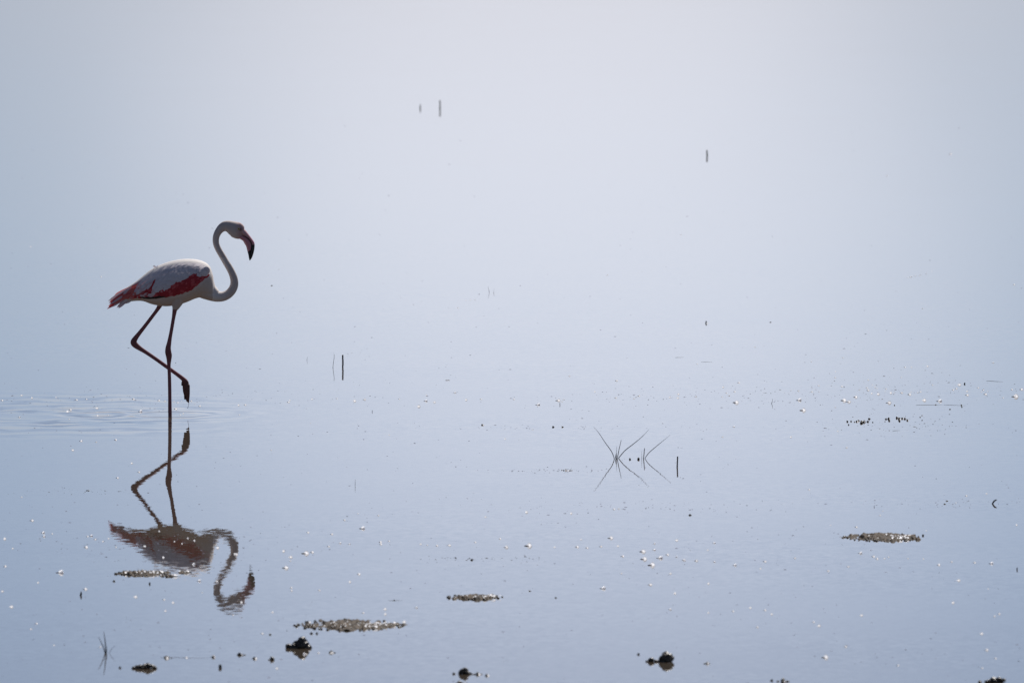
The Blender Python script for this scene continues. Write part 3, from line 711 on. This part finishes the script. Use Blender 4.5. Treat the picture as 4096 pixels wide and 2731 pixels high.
def bubble(px, py, s, label, group, kind=None):
    c = on_water(px, py + .5); k = 1 / ppm(c.y); o = link('foam_bubble', BM[kind if kind is not None else rbub.randrange(6)], None, c)
    w_ = s * k * 1.2; o.scale = (w_, w_, w_ * rbub.uniform(.85, 1.1)); meta(o, label, 'bubble', group); return o
def batch(pts, ox, oy, k, where, group, what='white bubble'):
    for n, (x, y, s) in enumerate(sorted(pts)):
        bubble(ox + x * k, oy + y * k, s, '%s %s from the left %s' % (ordn(n + 1), what, where), group)
# (x, y in a close-up, width in photograph pixels)
batch(((18, 238, 9), (198, 189, 9), (295, 212, 9), (523, 209, 7), (718, 232, 10), (812, 226, 8), (905, 311, 12), (628, 342, 13), (660, 325, 11), (180, 395, 9), (915, 378, 7), (647, 411, 6), (760, 620, 10), (903, 628, 7),
       (1085, 607, 9), (1018, 377, 5), (1253, 224, 9), (1318, 342, 14), (1492, 237, 9), (1550, 243, 8), (680, 703, 9)),
      0, 1500, .42517, 'on the ripples left of the standing leg', 'bubbles left of the standing leg')
batch(((1636, 248, 6), (1670, 257, 8), (1706, 244, 4), (1798, 242, 8), (1833, 271, 5), (1878, 291, 10), (1650, 317, 11), (1720, 360, 7), (1694, 374, 6), (1612, 372, 6), (2238, 281, 10), (2305, 279, 9), (2252, 371, 6)),
      0, 1500, .42517, 'just right of the standing leg', 'bubbles right of the standing leg')
batch(((300, 211, 10), (309, 196, 7), (482, 187, 8), (680, 183, 6), (815, 202, 12), (897, 191, 12), (1170, 186, 7), (1380, 156, 6), (1376, 203, 13), (1441, 212, 11), (1315, 245, 16), (1604, 137, 11), (1688, 193, 12),
       (1810, 188, 8), (2067, 189, 7), (2255, 232, 16), (1995, 499, 8), (1089, 468, 6), (165, 586, 6), (475, 376, 5)),
      1000, 1500, .5102, 'in the line between bird and grass tufts', 'bubbles of the middle line')
batch(((417, 243, 8), (860, 287, 10), (308, 474, 16), (362, 464, 7), (347, 484, 6), (652, 390, 8), (852, 448, 9), (1024, 455, 7), (1070, 430, 9), (1051, 441, 5), (1357, 443, 8), (1438, 414, 9), (1432, 448, 10),
       (1605, 437, 9), (1857, 347, 10), (2010, 305, 9), (1895, 403, 7), (1970, 390, 8), (1918, 428, 7), (1853, 439, 6), (1962, 720, 9), (1857, 815, 8), (1620, 130, 6), (70, 748, 6)),
      2100, 1400, .42517, 'in the sparse line above the grass tufts', 'bubbles above the grass tufts')
bubble(2100 + 1983 * .42517, 1400 + 493 * .42517, 20, 'largest white bubble cluster above and right of the grass tufts', None, 1)
batch(((415, 350, 8), (528, 357, 8), (588, 304, 7), (592, 358, 5), (350, 346, 5), (787, 311, 8), (730, 183, 6), (730, 235, 7), (797, 65, 6), (525, 97, 5), (1010, 255, 8), (1002, 323, 7), (1012, 344, 10), (1040, 370, 8),
       (1093, 377, 14), (938, 340, 6), (1070, 316, 6), (1088, 327, 5), (1047, 298, 5), (1166, 332, 7), (1156, 354, 5), (1202, 367, 12), (1240, 363, 5), (1300, 366, 12), (1380, 357, 5), (1366, 380, 12), (1437, 363, 5),
       (1462, 357, 8), (1328, 146, 7), (1382, 146, 7), (1520, 138, 8), (1297, 233, 5), (1565, 299, 6), (2085, 108, 8), (1790, 297, 14), (1770, 330, 9), (1743, 341, 9), (1858, 353, 9), (1863, 385, 13), (1957, 322, 8),
       (2000, 342, 7), (2018, 378, 12), (1985, 358, 5), (2040, 353, 5), (2246, 338, 8), (2328, 337, 13), (2170, 408, 6), (730, 489, 6), (905, 403, 14)),
      3000, 1400, .46599, 'in the scatter above the wet crumbs', 'bubbles at the right edge')
batch(((418, 430, 18), (450, 517, 20), (802, 432, 19), (845, 444, 18), (1190, 452, 20), (1488, 430, 15), (1622, 438, 20), (2275, 399, 25)),
      3000, 1400, .46599, 'of the big ones above the wet crumbs', 'plump bubbles in the right hand row')
batch(((345, 745, 10), (750, 695, 7), (828, 836, 9)), 3000, 1400, .46599, 'of three below the wet crumbs', 'bubbles below the wet crumbs')
batch(((845, 164, 11), (1003, 175, 8), (1205, 152, 10), (755, 261, 10), (1370, 396, 10), (1449, 489, 10), (1225, 550, 10), (330, 996, 14), (447, 1123, 14), (455, 1162, 12), (543, 1133, 7), (912, 1161, 8), (950, 1155, 12),
       (993, 1191, 11), (1070, 1213, 8), (1130, 1183, 8), (898, 1275, 14), (40, 1186, 14), (127, 1286, 9), (55, 1472, 11), (1210, 1273, 8), (225, 749, 7)),
      0, 1700, .38265, 'on the water left of the reflected bird', 'bubbles left of the reflection')
bubble(622 * .38265, 1700 + 1540 * .38265, 26, 'biggest white bubble left of the mud strip', None, 2)
bubble(1470 * .42517, 2260 + 82 * .42517, 16, 'white bubble sitting against the long mud strip', None, 0)
bubble(1165 * .42517, 2260 + 68 * .42517, 14, 'pale bubble behind the left end of the long mud strip', None, 5)
batch(((800, 224, 15), (100, 390, 14), (352, 162, 9), (15, 243, 12), (340, 546, 9), (287, 598, 9), (940, 765, 9), (505, 750, 7), (1870, 147, 14), (1268, 296, 14), (1550, 427, 10), (2190, 467, 8), (1900, 255, 6), (1620, 350, 12),
       (1540, 322, 10), (45, 10, 10), (2035, 153, 14), (1750, 868, 11), (2003, 862, 18)),
      0, 2260, .42517, 'round the mud strip at lower left', 'blurred bubbles at the lower left')
batch(((1066, 1130, 15), (1052, 1128, 12), (915, 1078, 14), (728, 1208, 15), (460, 948, 8), (685, 1003, 9), (735, 1022, 9), (580, 1028, 7), (640, 1044, 7), (490, 1153, 12), (345, 1065, 11), (1105, 1505, 14)),
      400, 1640, .5102, 'lying on the reflection of the bird', 'bubbles on the reflection')
batch(((603, 792, 13), (678, 855, 15), (682, 893, 8), (907, 803, 13), (865, 597, 10), (1115, 615, 10), (1248, 468, 9), (1600, 420, 8), (1082, 743, 10), (1200, 709, 10), (1298, 718, 9), (1623, 697, 11), (1627, 720, 10),
       (1712, 687, 8), (2040, 718, 9), (2113, 729, 6), (2215, 735, 10), (2340, 731, 12), (1388, 398, 6), (1395, 1030, 9)),
      900, 1900, .38265, 'on the water right of the reflected neck', 'bubbles right of the reflected neck')
bubble(900 + 835 * .38265, 1900 + 817 * .38265, 25, 'large frothy bubble cluster right of the reflected neck', None, 3)
bubble(900 + 630 * .38265, 1900 + 968 * .38265, 22, 'large bubble cluster right of the reflected bill', None, 1)
bubble(900 + 1432 * .38265, 1900 + 556 * .38265, 20, 'lone large bubble cluster above the white line of bubbles, left of centre', None, 2)
batch(((1258, 83, 12), (1167, 155, 12), (622, 210, 9), (624, 237, 9), (886, 234, 9), (443, 440, 9), (1500, 411, 12), (1500, 458, 12), (1298, 445, 10), (1798, 398, 11), (1678, 532, 14), (790, 535, 12), (347, 640, 10),
       (480, 968, 13), (740, 835, 13), (878, 822, 9)),
      900, 2260, .42517, 'round the biggest mud patch', 'bubbles near the biggest mud patch')
batch(((788, 524, 14), (1140, 534, 11), (470, 561, 9), (1480, 500, 9), (1518, 498, 8), (587, 732, 9), (393, 759, 9), (187, 782, 10), (92, 786, 9), (1219, 738, 9), (1190, 797, 13), (1268, 804, 11), (1376, 793, 11),
       (1452, 727, 18), (1508, 789, 10), (1796, 770, 9), (1968, 744, 12), (1795, 820, 12), (1547, 870, 12), (1900, 857, 12), (1970, 875, 8), (2265, 765, 11), (2213, 820, 8), (1012, 798, 8), (2028, 900, 13), (2125, 906, 13), (2266, 913, 9)),
      1700, 1780, .5102, 'in the scatter below the grass tufts', 'bubbles below the centre')
bubble(1700 + 635 * .5102, 1780 + 800 * .5102, 17, 'round bright white bubble with a dark tail, below centre left', None, 0)
bubble(1700 + 806 * .5102, 1780 + 788 * .5102, 24, 'frothy white bubble cluster right of the round bright one', None, 3)
bubble(1700 + 1705 * .5102, 1780 + 833 * .5102, 22, 'upper of two long bubble clusters in the lower right middle', None, 1)
bubble(1700 + 1712 * .5102, 1780 + 892 * .5102, 22, 'lower of two long bubble clusters in the lower right middle', None, 3)
bubble(1700 + 1838 * .5102, 1780 + 884 * .5102, 22, 'bright tall bubble beside the two long bubble clusters', None, 2)
bubble(2400 + 480 * .42517, 2200 + 140 * .42517, 24, 'large white bubble in front of the two long bubble clusters', None, 3)
bubble(2400 + 24 * .42517, 2200 + 358 * .42517, 20, 'bright double bubble on the lower middle water, seen alone', None, 2)
batch(((208, 56, 11), (718, 62, 8), (785, 92, 13), (905, 96, 13), (1073, 108, 10), (1265, 140, 14), (1548, 104, 12), (1832, 73, 10), (1505, 170, 9), (2145, 193, 9), (2330, 153, 7), (658, 218, 10), (200, 216, 9), (1013, 312, 11),
       (470, 323, 16), (698, 403, 11), (658, 556, 11), (1012, 585, 10), (1250, 571, 9), (1408, 540, 11), (1550, 562, 10), (1608, 600, 11), (2005, 673, 8), (2052, 710, 12), (1478, 722, 11)),
      2400, 2200, .42517, 'in the open water above the jagged clod', 'bubbles in the lower right water')
batch(((93, 150, 8), (1745, 215, 9), (1955, 192, 7), (868, 375, 6), (838, 420, 7), (588, 543, 10), (2268, 520, 9), (1635, 287, 5), (318, 523, 6), (630, 818, 15), (768, 852, 12), (808, 876, 10), (882, 873, 8), (928, 858, 7),
       (1132, 872, 7), (1290, 876, 8), (1455, 940, 12), (1590, 908, 9), (1830, 916, 10), (2005, 926, 15), (505, 958, 8), (290, 1002, 9), (1657, 1103, 14), (1972, 1190, 6), (1322, 580, 6)),
      3200, 1900, .38095, 'round the foam covered mud patch', 'bubbles round the right hand mud patch')
batch(((1735, 320, 13), (952, 428, 12), (545, 486, 9), (588, 516, 12), (1982, 586, 13), (2030, 726, 14), (2105, 797, 9), (1990, 880, 8), (2097, 436, 9), (2138, 416, 10), (640, 790, 22), (1268, 857, 10), (820, 697, 12)),
      3000, 2260, .46599, 'among blurred ones at the lower right', 'blurred bubbles at the lower right')
batch(((660, 590, 5), (764, 585, 6), (882, 583, 5)), 1750, 1100, .17007, 'in the row of three below pale reeds', 'row of three tiny bubbles')
bubble(1750 + 482 * .17007, 1100 + 772 * .17007, 6, 'tiny bubble below and left of the row of three', None, 0)
bubble(2640 + 1717 * .2211, 1240 + 665 * .2211, 6, 'tiny bubble alone right of the short black peg', None, 0)
bubble(2640 + 852 * .2211, 1240 + 242 * .2211, 6, 'white bubble pressed against the short black peg', None, 4)
for i, (x, y, s) in enumerate(((1830, 1272, 8), (1818, 1274, 4), (1852, 1267, 5), (1842, 1270, 4), (1872, 1266, 5), (1878, 1261, 4), (1903, 1257, 4), (1928, 1246, 4))):
    bubble(2048 + x * .8707, y * .8707, s, 'tiny bubble in the slanting chain at the right, %s of eight' % ('second', 'first', 'fourth', 'third', 'fifth', 'sixth', 'seventh', 'last')[i], 'slanting chain of tiny bubbles')
batch(((1723, 808, 6), (2014, 708, 9), (2306, 1307, 8), (438, 1263, 6), (776, 1078, 5), (1885, 1417, 5)), 2048, 0, .8707, 'on the far water at the right', 'bubbles on the far right water', 'tiny bubble')
batch(((140, 1133, 5), (464, 1271, 6), (1282, 1238, 4), (405, 1340, 4)), 0, 0, .8707, 'on the far water round the bird', 'bubbles on the far water round the bird', 'tiny bubble')
# bits of straw lying flat on the water
for (xa, ya, xb, yb, r, lab) in ((3945, 1523, 4012, 1527, .003, 'thin dark straw floating at the right edge, highest of the straws'), (3664, 1620, 3770, 1619, .0026, 'long thin straw in the sparse dark line at the right'),
        (3775, 1619, 3862, 1622, .0022, 'thin straw continuing the long one to the right'), (3570, 1723, 3600, 1721, .003, 'short straw below the broken line of wet crumbs'),
        (2700, 1430, 2735, 1429, .0022, 'left of two faint straws far out right of centre'),
        (2806, 1448, 2850, 1447, .0022, 'right of two faint straws far out right of centre'), (1555, 2401, 1610, 2400, .002, 'thin straw above the right end of the biggest mud patch'),
        (640, 2628, 840, 2630, .0016, 'long thin straw joining the small clods at lower left')):
    a_, b_ = on_water(xa, ya), on_water(xb, yb); L = (b_ - a_).length; bm = bmesh.new()
    tube(bm, [(Vector((0, 0, .0003)), r * .2), ((b_ - a_) * .35 + Vector((0, L * .04, .0003)), r * .36), ((b_ - a_) * .7 + Vector((0, -L * .03, .0002)), r * .3), ((b_ - a_) + Vector((0, 0, 0)), r * .15)], 6)
    meta(from_bm('floating_straw', bm, M_reed, None, a_), lab, 'straw')
# one pale floating petal
bm = bmesh.new(); bmesh.ops.create_uvsphere(bm, u_segments=16, v_segments=6, radius=1); c = on_water(1790, 1521)
for v in bm.verts: v.co = Vector((v.co.x * .017, v.co.y * .030, max(v.co.z, -.2) * .0012 + .0012))
meta(from_bm('floating_petal', bm, M_foam, None, c), 'flat pale petal lying alone on the bright water above the middle bubble line', 'petal')

# ------------------------------------------------------------------ specks nobody could count
def specks(name, n, seed, mat, smin, smax, label, band=None):
    rr = random.Random(seed); verts, faces = [], []
    for _ in range(n):
        if band: px, py = rr.gauss(band[0], band[2]), rr.gauss(band[1], band[3])
        else:
            px = rr.uniform(-250, 4350); py = -60 + 2960 * rr.random() ** .62
            if noise.noise(Vector((px * .0022, py * .011, 1.7))) < rr.uniform(-.35, .25): continue
        c = on_water(px, py); L = rr.uniform(smin, smax) * (1.8 if rr.random() < .08 else 1); Wd = L * rr.uniform(.3, 1.1); th = rr.uniform(-.3, .3); h = min(.0024, rr.uniform(.0006, .0026) * (L / .011))
        b = len(verts); K = 6
        for q in range(K):
            a = 2 * math.pi * q / K; x, y = L * math.cos(a) * rr.uniform(.7, 1), Wd * math.sin(a)
            verts.append((c.x + x * math.cos(th) - y * math.sin(th), c.y + x * math.sin(th) + y * math.cos(th), -.001))
        verts.append((c.x, c.y, h)); verts.append((c.x + L * .3, c.y, h * .8))
        for q in range(K): faces.append((b + q, b + (q + 1) % K, b + K))
    me = bpy.data.meshes.new(name); me.from_pydata(verts, [], faces); me.materials.append(mat); o = link(name, me); meta(o, label, 'specks', kind='stuff')
specks('floating_specks', 3600, 3, M_speck, .003, .011, 'countless tiny grey specks floating all over the water')
for i, (a, b, c, d, n) in enumerate(((3600, 1560, 330, 40, 260), (2900, 1590, 500, 30, 220), (600, 1600, 500, 30, 220), (3550, 1700, 200, 22, 160), (3800, 2010, 200, 10, 90), (2550, 2030, 260, 14, 120),
                                     (1900, 2235, 140, 6, 60), (2230, 1884, 130, 6, 80), (700, 2180, 300, 45, 220), (350, 1965, 180, 8, 60), (2200, 1710, 300, 6, 60))):
    specks('scum_specks', n, 40 + i, M_speck if i % 3 else M_fleck, .003, .011, 'loose drift of scum specks on the water' , (a, b, c, d))
